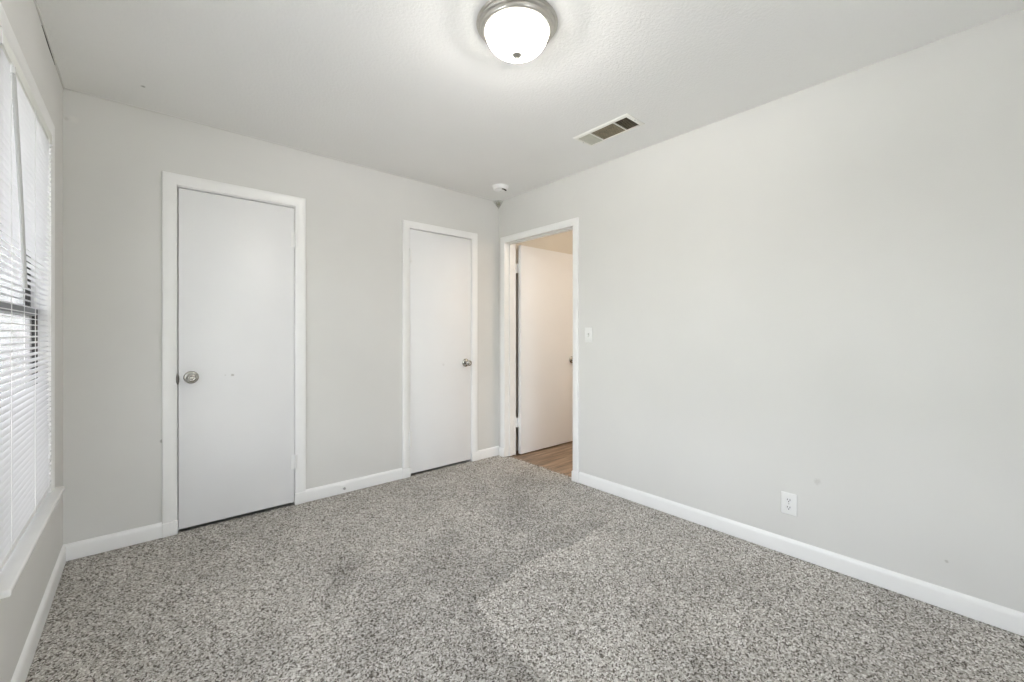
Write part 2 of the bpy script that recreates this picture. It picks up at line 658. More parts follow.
# carpet floor: dense displaced pile
step = 0.0065
xs = np.arange(-W - 0.002, 0.060, step)
ys = np.arange(-3.62, 0.05, step)
nx, ny = len(xs), len(ys)
h = rng.normal(0, 1, (nx, ny))
hs = (h + np.roll(h, 1, 0) * 0.6 + np.roll(h, -1, 0) * 0.6 + np.roll(h, 1, 1) * 0.6 + np.roll(h, -1, 1) * 0.6)
hs /= hs.std()
X, Yg = np.meshgrid(xs, ys, indexing='ij')
Z = -0.003 + np.clip(hs, -2, 2) * 0.0022
jx = rng.uniform(-0.4, 0.4, X.shape) * step
jy = rng.uniform(-0.4, 0.4, X.shape) * step
keep_v = (X <= 0.004) & (Yg <= 0.004)
keep_v |= (X > -0.01) & (Yg > D3[0] - 0.004) & (Yg < D3[1] + 0.004)
keep_v |= (Yg > -0.01) & (Yg < 0.02) & (((X > D1[0] - 0.01) & (X < D1[1] + 0.01)) | ((X > D2[0] - 0.01) & (X < D2[1] + 0.01)))
co = np.stack([X + jx, Yg + jy, Z], -1).reshape(-1, 3)
idx = np.arange(nx * ny).reshape(nx, ny)
ok = keep_v[:-1, :-1] & keep_v[1:, :-1] & keep_v[1:, 1:] & keep_v[:-1, 1:]
quads = np.stack([idx[:-1, :-1], idx[1:, :-1], idx[1:, 1:], idx[:-1, 1:]], -1)[ok]
used = np.zeros(nx * ny, bool)
used[quads.ravel()] = True
remap = np.cumsum(used) - 1
quads = remap[quads]
co = co[used]


def in_poly(px, py, poly):
    r = np.zeros(px.shape, bool)
    n = len(poly)
    for i in range(n):
        x1, y1 = poly[i]
        x2, y2 = poly[(i + 1) % n]
        c = ((y1 > py) != (y2 > py)) & (px < (x2 - x1) * (py - y1) / (y2 - y1 + 1e-12) + x1)
        r ^= c
    return r


def seg_dist(px, py, a, b):
    a, b = np.array(a), np.array(b)
    d = b - a
    tt = np.clip(((px - a[0]) * d[0] + (py - a[1]) * d[1]) / (d @ d), 0, 1)
    return np.hypot(px - a[0] - tt * d[0], py - a[1] - tt * d[1])


# brushed / trodden areas of the pile (which way the nap lies)
wx = co[:, 0] + 0.03 * np.sin(co[:, 1] * 9) + rng.normal(0, 0.012, len(co))
wy = co[:, 1] + 0.03 * np.sin(co[:, 0] * 8 + 1) + rng.normal(0, 0.012, len(co))
nap = np.zeros(len(co))
wedge = [(-1.51, -1.63), (-0.60, -1.57), (0.1, -1.62), (0.1, -2.8), (-1.62, -2.35), (-1.52, -1.90)]
m_in = in_poly(wx, wy, wedge)
edge = np.minimum(seg_dist(wx, wy, wedge[0], wedge[1]), seg_dist(wx, wy, wedge[5], wedge[0]))
edge = np.minimum(edge, seg_dist(wx, wy, wedge[4], wedge[5]))
nap += np.where(m_in, 0.18 * np.exp(-edge / 0.24), -0.17 * np.exp(-edge / 0.12) * (np.abs(wx + 1.1) < 0.62))
for a, b, wdt, amp in (((-1.78, -0.96), (-1.98, -1.32), 0.045, -0.16), ((-0.84, -1.20), (-0.30, -0.62), 0.13, -0.17),
                       ((-1.55, -1.30), (-1.20, -1.05), 0.10, -0.10), ((-2.05, -1.75), (-1.85, -1.45), 0.08, -0.10),
                       ((-2.30, -1.10), (-2.15, -0.70), 0.10, 0.07), ((-1.40, -0.55), (-1.00, -0.90), 0.12, 0.06),
                       ((-2.5, -1.9), (-2.2, -1.5), 0.07, 0.06)):
    nap += amp * np.exp(-(seg_dist(wx, wy, a, b) / wdt) ** 2)

me = bpy.data.meshes.new('floor')
me.vertices.add(len(co))
me.vertices.foreach_set('co', co.astype(np.float32).ravel())
me.loops.add(len(quads) * 4)
me.loops.foreach_set('vertex_index', quads.astype(np.int32).ravel())
me.polygons.add(len(quads))
me.polygons.foreach_set('loop_start', (np.arange(len(quads)) * 4).astype(np.int32))
me.polygons.foreach_set('use_smooth', np.ones(len(quads), bool))
at = me.attributes.new('nap', 'FLOAT', 'POINT')
at.data.foreach_set('value', nap.astype(np.float32))
me.update(calc_edges=True)
me.materials.append(M['carpet'])
floor = bpy.data.objects.new('floor', me)
COL.objects.link(floor)
tag(floor, 'speckled grey and taupe carpet with brushed pile marks', None, None, 'structure')

bm = bmesh.new()
box(bm, (-W - 0.14, Y0 - 0.12, -0.13), (0.055, 0.87, -0.03))
struct('floor_slab', bm, M['concrete'], 'slab under the carpet')

bm = bmesh.new()
box(bm, (0.060, -2.62, -0.13), (2.30, 0.87, -0.008))
struct('floor_hall', bm, M['plank'], 'brown wood plank floor beyond the open doorway')

# closet and hall enclosure
bm = bmesh.new()
box(bm, (-W - 0.14, 0.75, -0.03), (2.30, 0.87, H))
struct('wall_closet', bm, M['wall'], 'rear wall of the closets')
bm = bmesh.new()
box(bm, (-W - 0.14, 0.115, -0.03), (-W, 0.75, H))
struct('wall_closet_side', bm, M['wall'], 'end wall of the closet')
bm = bmesh.new()
box(bm, (-1.40, 0.115, -0.03), (-1.30, 0.75, H))
struct('wall_closet_divider', bm, M['wall'], 'wall between the closets')
bm = bmesh.new()
box(bm, (0.125, 0.0, -0.008), (2.20, 0.115, H))
struct('wall_hall_side', bm, M['hall_wall'], 'tan hall wall behind the open door')
bm = bmesh.new()
box(bm, (2.20, -2.50, -0.008), (2.30, 0.115, H))
struct('wall_hall_end', bm, M['hall_wall'], 'far wall of the hall')
bm = bmesh.new()
box(bm, (0.125, -2.62, -0.008), (2.30, -2.50, H))
struct('wall_hall_near', bm, M['hall_wall'], 'near wall of the hall')

# ------------------------------------------------------------------ baseboards
BB = [(0.0, 0.0), (0.0, 0.013), (0.062, 0.013), (0.072, 0.0115), (0.079, 0.0085), (0.084, 0.004), (0.086, 0.0)]


def baseboard(name, P, runs, label):
    """runs = [(u0, u1)] along the wall; the profile is (height, out)."""
    bm = bmesh.new()
    for u0, u1 in runs:
        r0 = [bm.verts.new(P(u0, d, v)) for v, d in BB]
        r1 = [bm.verts.new(P(u1, d, v)) for v, d in BB]
        k = len(BB)
        for j in range(k):
            bm.faces.new((r0[j], r0[(j + 1) % k], r1[(j + 1) % k], r1[j]))
        bm.faces.new(r0)
        bm.faces.new(r1[::-1])
    return struct(name, bm, M['trim'], label, smooth=True)


CW = 0.064      # casing width
baseboard('baseboard_back', P_back, [(-W, D1[0] - CW - 0.005), (D1[1] + CW + 0.005, D2[0] - CW - 0.005), (D2[1] + CW + 0.005, 0.0)],
          'white baseboard along the wall with the closed doors')
baseboard('baseboard_right', P_right, [(Y0, D3[0] - CW - 0.005)], 'white baseboard along the long blank wall')
baseboard('baseboard_left', P_left, [(Y0, -0.013)], 'white baseboard under the window')

# ------------------------------------------------------------------ doors
# casing profile: (distance from the opening edge, out of the wall)
CAS = [(0.0, 0.0), (0.0, 0.010), (0.004, 0.0125), (0.012, 0.0125), (0.016, 0.0145), (0.040, 0.0165), (0.056, 0.0165),
       (0.062, 0.0145), (CW, 0.010), (CW, 0.0)]


def casing(name, P, u0, u1, top, parent, bottom=0.0, width=CW):
    bm = bmesh.new()
    prof = [(w if w < 0.02 else w + (width - CW), d) for w, d in CAS]
    # walk up the low-u side, across, and down the high-u side, profile to the left (outwards)
    sweep(bm, [(u0, bottom), (u0, top), (u1, top), (u1, bottom)], prof, False, P)
    return link(name, bm, M['trim'], parent)


def plinths(P, u0, u1, parent):
    for a, b in ((u0 - CW - 0.006, u0 + 0.002), (u1 - 0.002, u1 + CW + 0.006)):
        bm = bmesh.new()
        box(bm, (a, 0.0, 0.0), (b, 0.0215, 0.080), P, 0.004, 3)
        link('plinth', bm, M['trim'], parent)


def jamb(P, u0, u1, top, d_out, d_in, parent, stop=None):
    bm = bmesh.new()
    box(bm, (u0 - JT, d_in, 0.0), (u0, d_out, top + JT), P, 0.0015, 1)
    box(bm, (u1, d_in, 0.0), (u1 + JT, d_out, top + JT), P, 0.0015, 1)
    box(bm, (u0, d_in, top), (u1, d_out, top + JT), P, 0.0015, 1)
    if stop:
        s0, s1 = stop
        box(bm, (u0, s0, 0.0), (u0 + 0.011, s1, top), P, 0.002, 1)
        box(bm, (u1 - 0.011, s0, 0.0), (u1, s1, top), P, 0.002, 1)
        box(bm, (u0, s0, top - 0.011), (u1, s1, top), P, 0.002, 1)
    return link('jamb', bm, M['trim'], parent)


def knob(parent, origin, axis):
    k = bmesh.new()
    lathe(k, [(0.0, 0.0), (0.0375, 0.0), (0.0375, 0.003), (0.034, 0.0075), (0.026, 0.010), (0.0135, 0.0125),
              (0.0115, 0.020), (0.0115, 0.030), (0.0155, 0.036), (0.0235, 0.043), (0.0268, 0.052), (0.0255, 0.060),
              (0.0205, 0.0655), (0.0150, 0.0668), (0.0120, 0.0650), (0.0, 0.0640)], origin, axis, 36, False)
    o = link('door_knob', k, M['knob'], parent)
    r = bmesh.new()
    ax = Vector(axis).normalized()
    lathe(r, [(0.0, 0.0), (0.0085, 0.0), (0.0085, 0.003), (0.006, 0.0045), (0.0, 0.0045)], Vector(origin) + ax * 0.0645, axis, 20, False)
    link('knob_button', r, M['nickel'], o)
    return o


def hinge(P, parent, u, d, z0, z1, side, mat):
    """painted butt hinge: knuckle barrel plus two leaves; side = +1 when the door leaf lies towards +u."""
    bm = bmesh.new()
    n = 5
    L = (z1 - z0) / n
    for i in range(n):
        lathe(bm, [(0.0, 0.0), (0.0066, 0.0), (0.0072, 0.001), (0.0072, L - 0.0012), (0.0066, L - 0.0004), (0.0, L - 0.0004)],
              P(u, d, z0 + L * i), (0, 0, 1), 14, False)
    lathe(bm, [(0.0, -0.004), (0.004, -0.0035), (0.0055, 0.0), (0.0, 0.0)], P(u, d, z0), (0, 0, 1), 14, False)
    lathe(bm, [(0.0, 0.0), (0.0055, 0.0), (0.004, 0.0035), (0.0, 0.004)], P(u, d, z1), (0, 0, 1), 14, False)
    box(bm, (min(u, u + 0.026 * side), -0.0005, z0), (max(u, u + 0.026 * side), 0.0022, z1), P, 0.0006, 1)
    box(bm, (u - 0.0012, 0.0, z0), (u + 0.0012, d, z1), P)
    return link('hinge', bm, mat, parent)


def closed_door(name, ju, hinge_side, label, hz, knob_u, knob_z):
    u0, u1 = ju
    root = empty(name, ((u0 + u1) / 2, 0, 0))
    tag(root, label, None, None, 'structure')
    casing('casing', P_back, u0 - 0.003, u1 + 0.003, HEAD + (0.006 if hinge_side > 0 else -0.003), root, 0.0, 0.066 if hinge_side > 0 else 0.059)
    plinths(P_back, u0, u1, root)
    jamb(P_back, u0, u1, HEAD, 0.0, -0.115, root, (-0.075, -0.037))
    lo, hi = (u0 + 0.006, u1 - 0.003) if hinge_side > 0 else (u0 + 0.003, u1 - 0.004)
    bm = bmesh.new()
    box(bm, (lo, -0.036, 0.019), (hi, -0.001, HEAD - 0.006), P_back, 0.0015, 2)
    leaf = link('leaf', bm, M['door'], root)
    knob(leaf, (knob_u, 0.001, knob_z), (0, -1, 0))
    if hinge_side > 0:
        for a, b in hz:
            hinge(P_back, leaf, u1 + 0.0045, 0.0165, a, b, -1, M['trim'])
    else:
        for a, b in hz:
            hinge(P_back, leaf, u0 - 0.0035, 0.0165, a, b, 1, M['trim'])
    return root, leaf


d1, leaf1 = closed_door('door_1', D1, +1, 'closed white flat door nearest the window, nickel knob at its left edge', [(1.763, 1.865), (0.245, 0.341)], -2.371, 0.911)
bm = bmesh.new()                                   # dark strike plate lip on the jamb beside the knob
lathe(bm, [(0.0, -0.034), (0.004, -0.030), (0.0075, -0.016), (0.0085, 0.0), (0.0075, 0.016), (0.004, 0.030), (0.0, 0.034)], P_back(D1[0] + 0.001, 0.0085, 0.905), (0, 0, 1), 16, False)
link('strike_plate', bm, M['strike'], d1)
d2, leaf2 = closed_door('door_2', D2, -1, 'closed white flat door next to the corner, nickel knob at its right edge', [(1.752, 1.868), (0.240, 0.362)], -0.386, 0.905)

# open doorway: jamb, casing both sides, leaf swung away into the hall
d3 = empty('door_3', (0.06, (D3[0] + D3[1]) / 2, 0))
tag(d3, 'open doorway with its white door swung back into the hall', None, None, 'structure')
casing('casing', P_right, D3[0] - 0.002, D3[1] + 0.002, HEAD - 0.006, d3, 0.0, 0.057)
casing('casing', P_hall, D3[0] - 0.003, D3[1] + 0.003, HEAD + 0.003, d3, -0.008)
plinths(P_right, D3[0], D3[1], d3)
jamb(P_right, D3[0], D3[1], HEAD, 0.0, -0.125, d3, (-0.082, -0.045))
bm = bmesh.new()
box(bm, (0.160, -0.141, 0.004), (0.970, -0.106, 2.024), P_xyz, 0.0015, 2)
leaf3 = link('leaf', bm, M['door'], d3)
knob(leaf3, (0.905, -0.141, 0.885), (0, -1, 0))
knob(leaf3, (0.905, -0.106, 0.885), (0, 1, 0))
for a, b in ((1.758, 1.848), (0.260, 0.352)):
    bm = bmesh.new()
    L = (b - a) / 5
    for i in range(5):
        lathe(bm, [(0.0, 0.0), (0.0066, 0.0), (0.0072, 0.001), (0.0072, L - 0.0012), (0.0066, L - 0.0004), (0.0, L - 0.0004)],
              (0.1425, -0.100, a + L * i), (0, 0, 1), 14, False)
    box(bm, (0.100, -0.1025, a), (0.142, -0.1000, b), P_xyz, 0.0006, 1)
    box(bm, (0.142, -0.1025, a), (0.1625, -0.1000, b), P_xyz, 0.0006, 1)
    box(bm, (0.1575, -0.136, a), (0.1602, -0.1000, b), P_xyz, 0.0006, 1)
    link('hinge', bm, M['trim'], leaf3)
bm = bmesh.new()
box(bm, (0.045, D3[0], -0.010), (0.075, D3[1], -0.001), P_xyz, 0.003, 2)
link('threshold_strip', bm, M['plank'], d3)

# ------------------------------------------------------------------ window
w1 = empty('window_1', (-W, (WY[0] + WY[1]) / 2, WZ[0]))
tag(w1, 'white trimmed window behind the blind', None, None, 'structure')
bm = bmesh.new()
sweep(bm, [(WY[0] - 0.002, WZ[0]), (WY[0] - 0.002, WZ[1] + 0.002), (WY[1] + 0.002, WZ[1] + 0.002), (WY[1] + 0.002, WZ[0])], CAS, False, P_left)
link('casing', bm, M['trim'], w1)
bm = bmesh.new()
box(bm, (WY[0] - JT, -0.14, WZ[0] - 0.02), (WY[0], 0.0, WZ[1] + JT), P_left, 0.001, 1)
box(bm, (WY[1], -0.14, WZ[0] - 0.02), (WY[1] + JT, 0.0, WZ[1] + JT), P_left, 0.001, 1)
box(bm, (WY[0], -0.14, WZ[1]), (WY[1], 0.0, WZ[1] + JT), P_left, 0.001, 1)
box(bm, (WY[0], -0.14, WZ[0] - 0.02), (WY[1], -0.001, WZ[0] - 0.001), P_left, 0.001, 1)
link('window_jamb', bm, M['trim'], w1)
# stool with rounded nose and horns past the casing
bm = bmesh.new()
box(bm, (-1.417, 0.0, WZ[0] - 0.021), (-0.392, 0.045, WZ[0]), P_left, 0.006, 4)
box(bm, (WY[0] + 0.001, -0.030, WZ[0] - 0.021), (WY[1] - 0.001, 0.010, WZ[0] - 0.0003), P_left, 0.0008, 1)
link('window_sill', bm, M['stool'], w1)


def sash(name, d, z0, z1, parent):
    s0, s1 = 0.027, 0.032
    bm = bmesh.new()
    box(bm, (WY[0] + 0.004, d - 0.018, z0), (WY[0] + 0.004 + s0, d, z1), P_left, 0.002, 1)
    box(bm, (WY[1] - 0.004 - s0, d - 0.018, z0), (WY[1] - 0.004, d, z1), P_left, 0.002, 1)
    o = link(name, bm, M['bronze'], parent)
    for za, zb in ((z0, z0 + s1), (z1 - s1, z1)):
        q = bmesh.new()
        box(q, (WY[0] + 0.004 + s0, d - 0.018, za), (WY[1] - 0.004 - s0, d, zb), P_left, 0.002, 1)
        link('sash_rail', q, M['alu'], o)
    g = bmesh.new()
    box(g, (WY[0] + 0.004 + s0 - 0.004, d - 0.011, z0 + s1 - 0.004), (WY[1] - 0.004 - s0 + 0.004, d - 0.007, z1 - s1 + 0.004), P_left)
    link('pane', g, M['glass'], o, False)
    return o


MID = 1.262
lo_s = sash('lower_sash', -0.026, WZ[0] + 0.002, MID + 0.017, w1)
up_s = sash('upper_sash', -0.046, MID - 0.017, WZ[1] - 0.002, w1)
# two unseen windows, added to brighten the room with more daylight
def fill_window(name, P, u0, u1, depth, label):
    r = empty(name, P((u0 + u1) / 2, 0, WZ[0]))
    tag(r, label, None, None, 'structure')
    b = bmesh.new()
    sweep(b, [(u0 - 0.002, WZ[0]), (u0 - 0.002, WZ[1] + 0.002), (u1 + 0.002, WZ[1] + 0.002), (u1 + 0.002, WZ[0])], CAS, False, P)
    link('casing', b, M['trim'], r)
    b = bmesh.new()
    box(b, (u0 - JT, -depth, WZ[0] - 0.02), (u0, 0.0, WZ[1] + JT), P, 0.001, 1)
    box(b, (u1, -depth, WZ[0] - 0.02), (u1 + JT, 0.0, WZ[1] + JT), P, 0.001, 1)
    box(b, (u0, -depth, WZ[1]), (u1, 0.0, WZ[1] + JT), P, 0.001, 1)
    box(b, (u0 - 0.045, -depth, WZ[0] - 0.021), (u1 + 0.045, 0.04, WZ[0]), P, 0.001, 1)
    link('window_jamb', b, M['trim'], r)
    b = bmesh.new()
    for z0, z1 in ((WZ[0], WZ[0] + 0.03), (1.23, 1.26), (WZ[1] - 0.03, WZ[1])):
        box(b, (u0, -0.06, z0), (u1, -0.035, z1), P, 0.002, 1)
    for a in (u0, u1 - 0.03):
        box(b, (a, -0.06, WZ[0]), (a + 0.03, -0.035, WZ[1]), P, 0.002, 1)
    sa = link('sash', b, M['bronze'], r)
    for z0, z1 in ((WZ[0] + 0.028, 1.232), (1.258, WZ[1] - 0.028)):
        b = bmesh.new()
        box(b, (u0 + 0.028, -0.050, z0), (u1 - 0.028, -0.046, z1), P)
        link('pane', b, M['clear_glass'], sa, False)


fill_window('fill_window_side', P_left, SIDE_FILL_WIN[0], SIDE_FILL_WIN[1], 0.14, 'added unseen window beside the camera, for fill daylight')
fill_window('fill_window_rear', P_rear, REAR_FILL_WIN[0], REAR_FILL_WIN[1], 0.12, 'added unseen window behind the camera, for fill daylight')

# ------------------------------------------------------------------ mini blind
BY0, BY1 = -1.334, -0.488
BX = -W + 0.0035           # slat centre line
blind = empty('window_blind', (BX, (BY0 + BY1) / 2, 2.03))
tag(blind, 'white horizontal mini blind hanging in the window, slats tilted open', 'window blind')
bm = bmesh.new()           # U-shaped head rail
box(bm, (BY0 - 0.004, -0.011, 1.986), (BY1 + 0.004, 0.017, 2.027), P_left, 0.003, 2)
hr = link('headrail', bm, M['rail_cream'], blind)
for e in (BY0 - 0.008, BY1 + 0.0005):
    bm = bmesh.new()
    box(bm, (e, -0.013, 1.982), (e + 0.0075, 0.0185, 2.0305), P_left, 0.0015, 1)
    link('end_bracket', bm, M['vinyl'], hr)
# curved slats
bm = bmesh.new()
PITCH, SW, CROWN, TILT = 0.0213, 0.0250, 0.0022, math.radians(9)
z = 0.545
nseg = 6
zs = []
while z < 1.978:
    zs.append(z)
    z += PITCH
for z in zs:
    tl = TILT + random.uniform(-0.02, 0.02)
    dz = random.uniform(-0.0006, 0.0006)
    ra, rb = [], []
    for i in range(nseg + 1):
        s = -1 + 2 * i / nseg               # -1 outside edge, +1 room edge
        cx, cz = s * SW / 2, CROWN * (1 - s * s)
        x = cx * math.cos(tl) + cz * math.sin(tl)
        zz = -cx * math.sin(tl) + cz * math.cos(tl)
        ra.append((BX + x, zz + z + dz))
    va = [bm.verts.new((x, BY0, zz)) for x, zz in ra]
    vb = [bm.verts.new((x, BY1, zz)) for x, zz in ra]
    va2 = [bm.verts.new((x, BY0, zz - 0.0004)) for x, zz in ra]
    vb2 = [bm.verts.new((x, BY1, zz - 0.0004)) for x, zz in ra]
    for i in range(nseg):
        bm.faces.new((va[i], va[i + 1], vb[i + 1], vb[i]))
        bm.faces.new((va2[i], vb2[i], vb2[i + 1], va2[i + 1]))
        bm.faces.new((va[i], va2[i], va2[i + 1], va[i + 1]))
        bm.faces.new((vb[i], vb[i + 1], vb2[i + 1], vb2[i]))
    bm.faces.new((va[0], vb[0], vb2[0], va2[0]))
    bm.faces.new((va[-1], va2[-1], vb2[-1], vb[-1]))
link('slats', bm, M['slat'], blind)
bm = bmesh.new()
box(bm, (BY0, -0.006, 0.508), (BY1, 0.013, 0.529), P_left, 0.003, 2)
rail = link('bottom_rail', bm, M['vinyl'], blind)
for y in (BY0 - 0.001, BY1 - 0.002):
    bm = bmesh.new()
    box(bm, (y, -0.007, 0.507), (y + 0.003, 0.014, 0.530), P_left, 0.001, 1)
    link('rail_end_cap', bm, M['vinyl'], rail)
# ladder cords (front and rear string, with rungs under every slat)
for y in (-1.225, -0.86, -0.565):
    bm = bmesh.new()
    for dx in (-SW / 2 - 0.0008, SW / 2 + 0.0008):
        tube(bm, [(BX + dx, y, 0.520), (BX + dx, y, 1.25), (BX + dx, y, 1.99)], 0.0011, 6)
    link('ladder_cord', bm, M['cord'], blind)
# tilt wand
top = Vector((-2.8795, -1.222, 1.975))
bot = Vector((-2.8730, -1.095, 1.322))
bm = bmesh.new()
n = 9
tube(bm, [top.lerp(bot, i / n) + Vector((0.0, 0.010 * math.sin(math.pi * i / n), 0)) for i in range(n + 1)], 0.0060, 6)
wand = link('tilt_wand', bm, M['wand'], blind)
bm = bmesh.new()
tube(bm, [top + Vector((-0.008, 0, 0.016)), top + Vector((-0.002, 0, 0.012)), top + Vector((0, 0, -0.006))], 0.0022, 8)
lathe(bm, [(0.0, 0.0), (0.0055, 0.0), (0.0055, 0.022), (0.0035, 0.026), (0.0, 0.026)], top + Vector((0, 0, -0.020)), (0, 0, 1), 12, False)
link('wand_hook', bm, M['vinyl'], wand)

# ------------------------------------------------------------------ ceiling lamp
LX, LY = -1.4300, -1.8670
lamp = empty('ceiling_lamp', (LX, LY, H))
tag(lamp, 'round flush ceiling lamp, brushed nickel ring and lit frosted glass bowl', 'ceiling light')
bm = bmesh.new()
lathe(bm, [(0.0, 0.0), (0.166, 0.0), (0.1665, 0.004), (0.164, 0.007), (0.159, 0.008), (0.1575, 0.011), (0.1575, 0.015), (0.154, 0.019),
           (0.150, 0.020), (0.1485, 0.023), (0.1485, 0.029), (0.146, 0.033), (0.141, 0.0355), (0.133, 0.0355), (0.1300, 0.033), (0.129, 0.022), (0.0, 0.020)],
      (LX, LY, H), (0, 0, -1), 96, False)
link('lamp_ring', bm, M['nickel'], lamp)
bm = bmesh.new()
prof = [(0.1270, 0.026)]
for i in range(0, 19):
    a = math.pi / 2 * i / 18
    prof.append((0.1275 * math.cos(a) ** 0.80 if i < 18 else 0.0, 0.034 + 0.085 * math.sin(a)))
lathe(bm, prof, (LX, LY, H), (0, 0, -1), 96, False)
link('glass_bowl', bm, M['bowl'], lamp)
bm = bmesh.new()
lathe(bm, [(0.0, 0.120), (0.0195, 0.1222), (0.0200, 0.1255), (0.0160, 0.1300), (0.0085, 0.1335), (0.0055, 0.1370), (0.0075, 0.1410), (0.0068, 0.1460),
           (0.003, 0.1495), (0.0, 0.150)], (LX, LY, H), (0, 0, -1), 32, False)
link('finial', bm, M['nickel'], lamp)
sp = bpy.data.lights.new('lamp_bulbs', 'POINT')     # the bulbs inside the bowl
sp.energy = LAMP_POWER
sp.color = (1.0, 0.965, 0.92)
sp.shadow_soft_size = 0.022
spo = bpy.data.objects.new('lamp_bulbs', sp)
COL.objects.link(spo)
spo.parent = lamp
spo.location = (0, 0, -0.050)

# ------------------------------------------------------------------ ceiling register
VX0, VX1, VY0, VY1 = -0.488, -0.303, -1.765, -1.357
vent = empty('ceiling_vent', ((VX0 + VX1) / 2, (VY0 + VY1) / 2, H))
tag(vent, 'white metal air register set in the ceiling, three louvred sections', 'air vent')


def P_ceil(x, d, y):        # d down from the ceiling
    return Vector((x, y, H - d))


bm = bmesh.new()
fw = 0.022
prof = [(0.0, 0.0), (0.0, 0.003), (0.004, 0.0055), (fw - 0.005, 0.009), (fw, 0.0085), (fw, 0.0)]
# walk so that "left" points into the opening
sweep(bm, [(VX0, VY0), (VX1, VY0), (VX1, VY1), (VX0, VY1)], prof, True, P_ceil)
link('vent_frame', bm, M['cream'], vent)
ix0, ix1, iy0, iy1 = VX0 + fw, VX1 - fw, VY0 + fw, VY1 - fw
ys_div = [-1.652, -1.476]
for y in ys_div:
    bm = bmesh.new()
    box(bm, (ix0, 0.0005, y - 0.0035), (ix1, 0.0085, y + 0.0035), P_ceil, 0.001, 1)
    link('divider', bm, M['cream'], vent)
bm = bmesh.new()
box(bm, (ix0 - 0.002, 0.0003, iy0 - 0.002), (ix1 + 0.002, 0.0012, iy1 + 0.002), P_ceil)
link('duct_opening', bm, M['duct'], vent)


def louvres(y0, y1, count, ang, mat, width):
    bm = bmesh.new()
    for i in range(count):
        x = ix0 + (ix1 - ix0) * (i + 0.5) / count
        dx, dd = math.cos(ang) * width / 2, math.sin(ang) * width / 2
        a = [(x - dx, 0.0048 - dd), (x + dx, 0.0048 + dd)]
        v = [bm.verts.new(P_ceil(px, pd, yy)) for yy in (y0, y1) for px, pd in a]
        w = [bm.verts.new(P_ceil(px + 0.0006, pd + 0.0003, yy)) for yy in (y0, y1) for px, pd in a]
        for q in ((0, 1, 3, 2),):
            bm.faces.new([v[k] for k in q])
            bm.faces.new([w[k] for k in reversed(q)])
        for k, l_ in ((0, 1), (1, 3), (3, 2), (2, 0)):
            bm.faces.new((v[k], v[l_], w[l_], w[k]))
    link('louvre_bank', bm, mat, vent)


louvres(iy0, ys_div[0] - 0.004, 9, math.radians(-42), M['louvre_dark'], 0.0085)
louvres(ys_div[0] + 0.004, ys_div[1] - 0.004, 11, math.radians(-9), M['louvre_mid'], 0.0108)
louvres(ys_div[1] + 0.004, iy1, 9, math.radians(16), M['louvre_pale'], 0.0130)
for y in (VY0 + 0.010, VY1 - 0.010):
    bm = bmesh.new()
    lathe(bm, [(0.0, 0.0), (0.0045, 0.0), (0.0035, 0.0016), (0.0, 0.002)], P_ceil((VX0 + VX1) / 2, 0.0065, y), (0, 0, -1), 14, False)
    link('screw', bm, M['steel_screw'], vent)

# ------------------------------------------------------------------ smoke alarm
SX, SY = -0.262, -0.345
alarm = empty('smoke_alarm', (SX, SY, H))
tag(alarm, 'round white smoke alarm on the ceiling near the room corner', 'smoke alarm')
bm = bmesh.new()
lathe(bm, [(0.0, 0.0), (0.072, 0.0), (0.072, 0.006), (0.070, 0.009), (0.0, 0.009)], (SX, SY, H), (0, 0, -1), 48, False)
link('mounting_base', bm, M['alarm_white'], alarm)
bm = bmesh.new()
lathe(bm, [(0.0, 0.009), (0.064, 0.009), (0.064, 0.020), (0.060, 0.0285), (0.052, 0.0325), (0.038, 0.0335), (0.036, 0.0375), (0.024, 0.040), (0.0, 0.0405)],
      (SX, SY, H), (0, 0, -1), 48, False)
body = link('alarm_body', bm, M['alarm_white'], alarm)
bm = bmesh.new()                         # dark curved slot on the face, on the side towards the light switch
for i in range(9):
    a0, a1 = [math.radians(-112 + 9 * (i + q)) for q in (0, 1)]
    r0, r1, z0, z1 = 0.038, 0.052, H - 0.0355, H - 0.0310
    vs = [bm.verts.new((SX + r * math.cos(a), SY + r * math.sin(a), zz)) for zz in (z0, z1) for a in (a0, a1) for r in (r0, r1)]
    for q in ((0, 1, 3, 2), (4, 6, 7, 5), (0, 4, 5, 1), (2, 3, 7, 6), (0, 2, 6, 4), (1, 5, 7, 3)):
        bm.faces.new([vs[k] for k in q])
link('face_slot', bm, M['hole'], body)
bm = bmesh.new()
lathe(bm, [(0.0, 0.0395), (0.009, 0.0398), (0.009, 0.0418), (0.007, 0.0426), (0.0, 0.0428)], (SX, SY, H), (0, 0, -1), 20, False)
link('test_button', bm, M['vinyl'], body)

# ------------------------------------------------------------------ light switch
sy_, sz_ = -1.096, 1.1605
sw = empty('light_switch', (0, sy_, sz_))
tag(sw, 'white toggle light switch on the wall beside the open doorway', 'light switch')
bm = bmesh.new()
box(bm, (sy_ - 0.036, 0.0, sz_ - 0.058), (sy_ + 0.036, 0.006, sz_ + 0.058), P_right, 0.003, 3)
link('cover_plate', bm, M['plastic'], sw)
bm = bmesh.new()
box(bm, (sy_ - 0.006, 0.0055, sz_ - 0.0125), (sy_ + 0.006, 0.0064, sz_ + 0.0125), P_right)
link('toggle_slot', bm, M['grey_tip'], sw)
bm = bmesh.new()
v = [P_right(sy_ + a * 0.0045, d, sz_ + z_) for a in (-1, 1) for d, z_ in ((0.006, -0.010), (0.006, 0.004), (0.018, 0.0135), (0.020, 0.0075))]
vv = [bm.verts.new(p) for p in v]
for q in ((0, 1, 2, 3), (7, 6, 5, 4), (0, 4, 5, 1), (1, 5, 6, 2), (2, 6, 7, 3), (3, 7, 4, 0)):
    bm.faces.new([vv[k] for k in q])
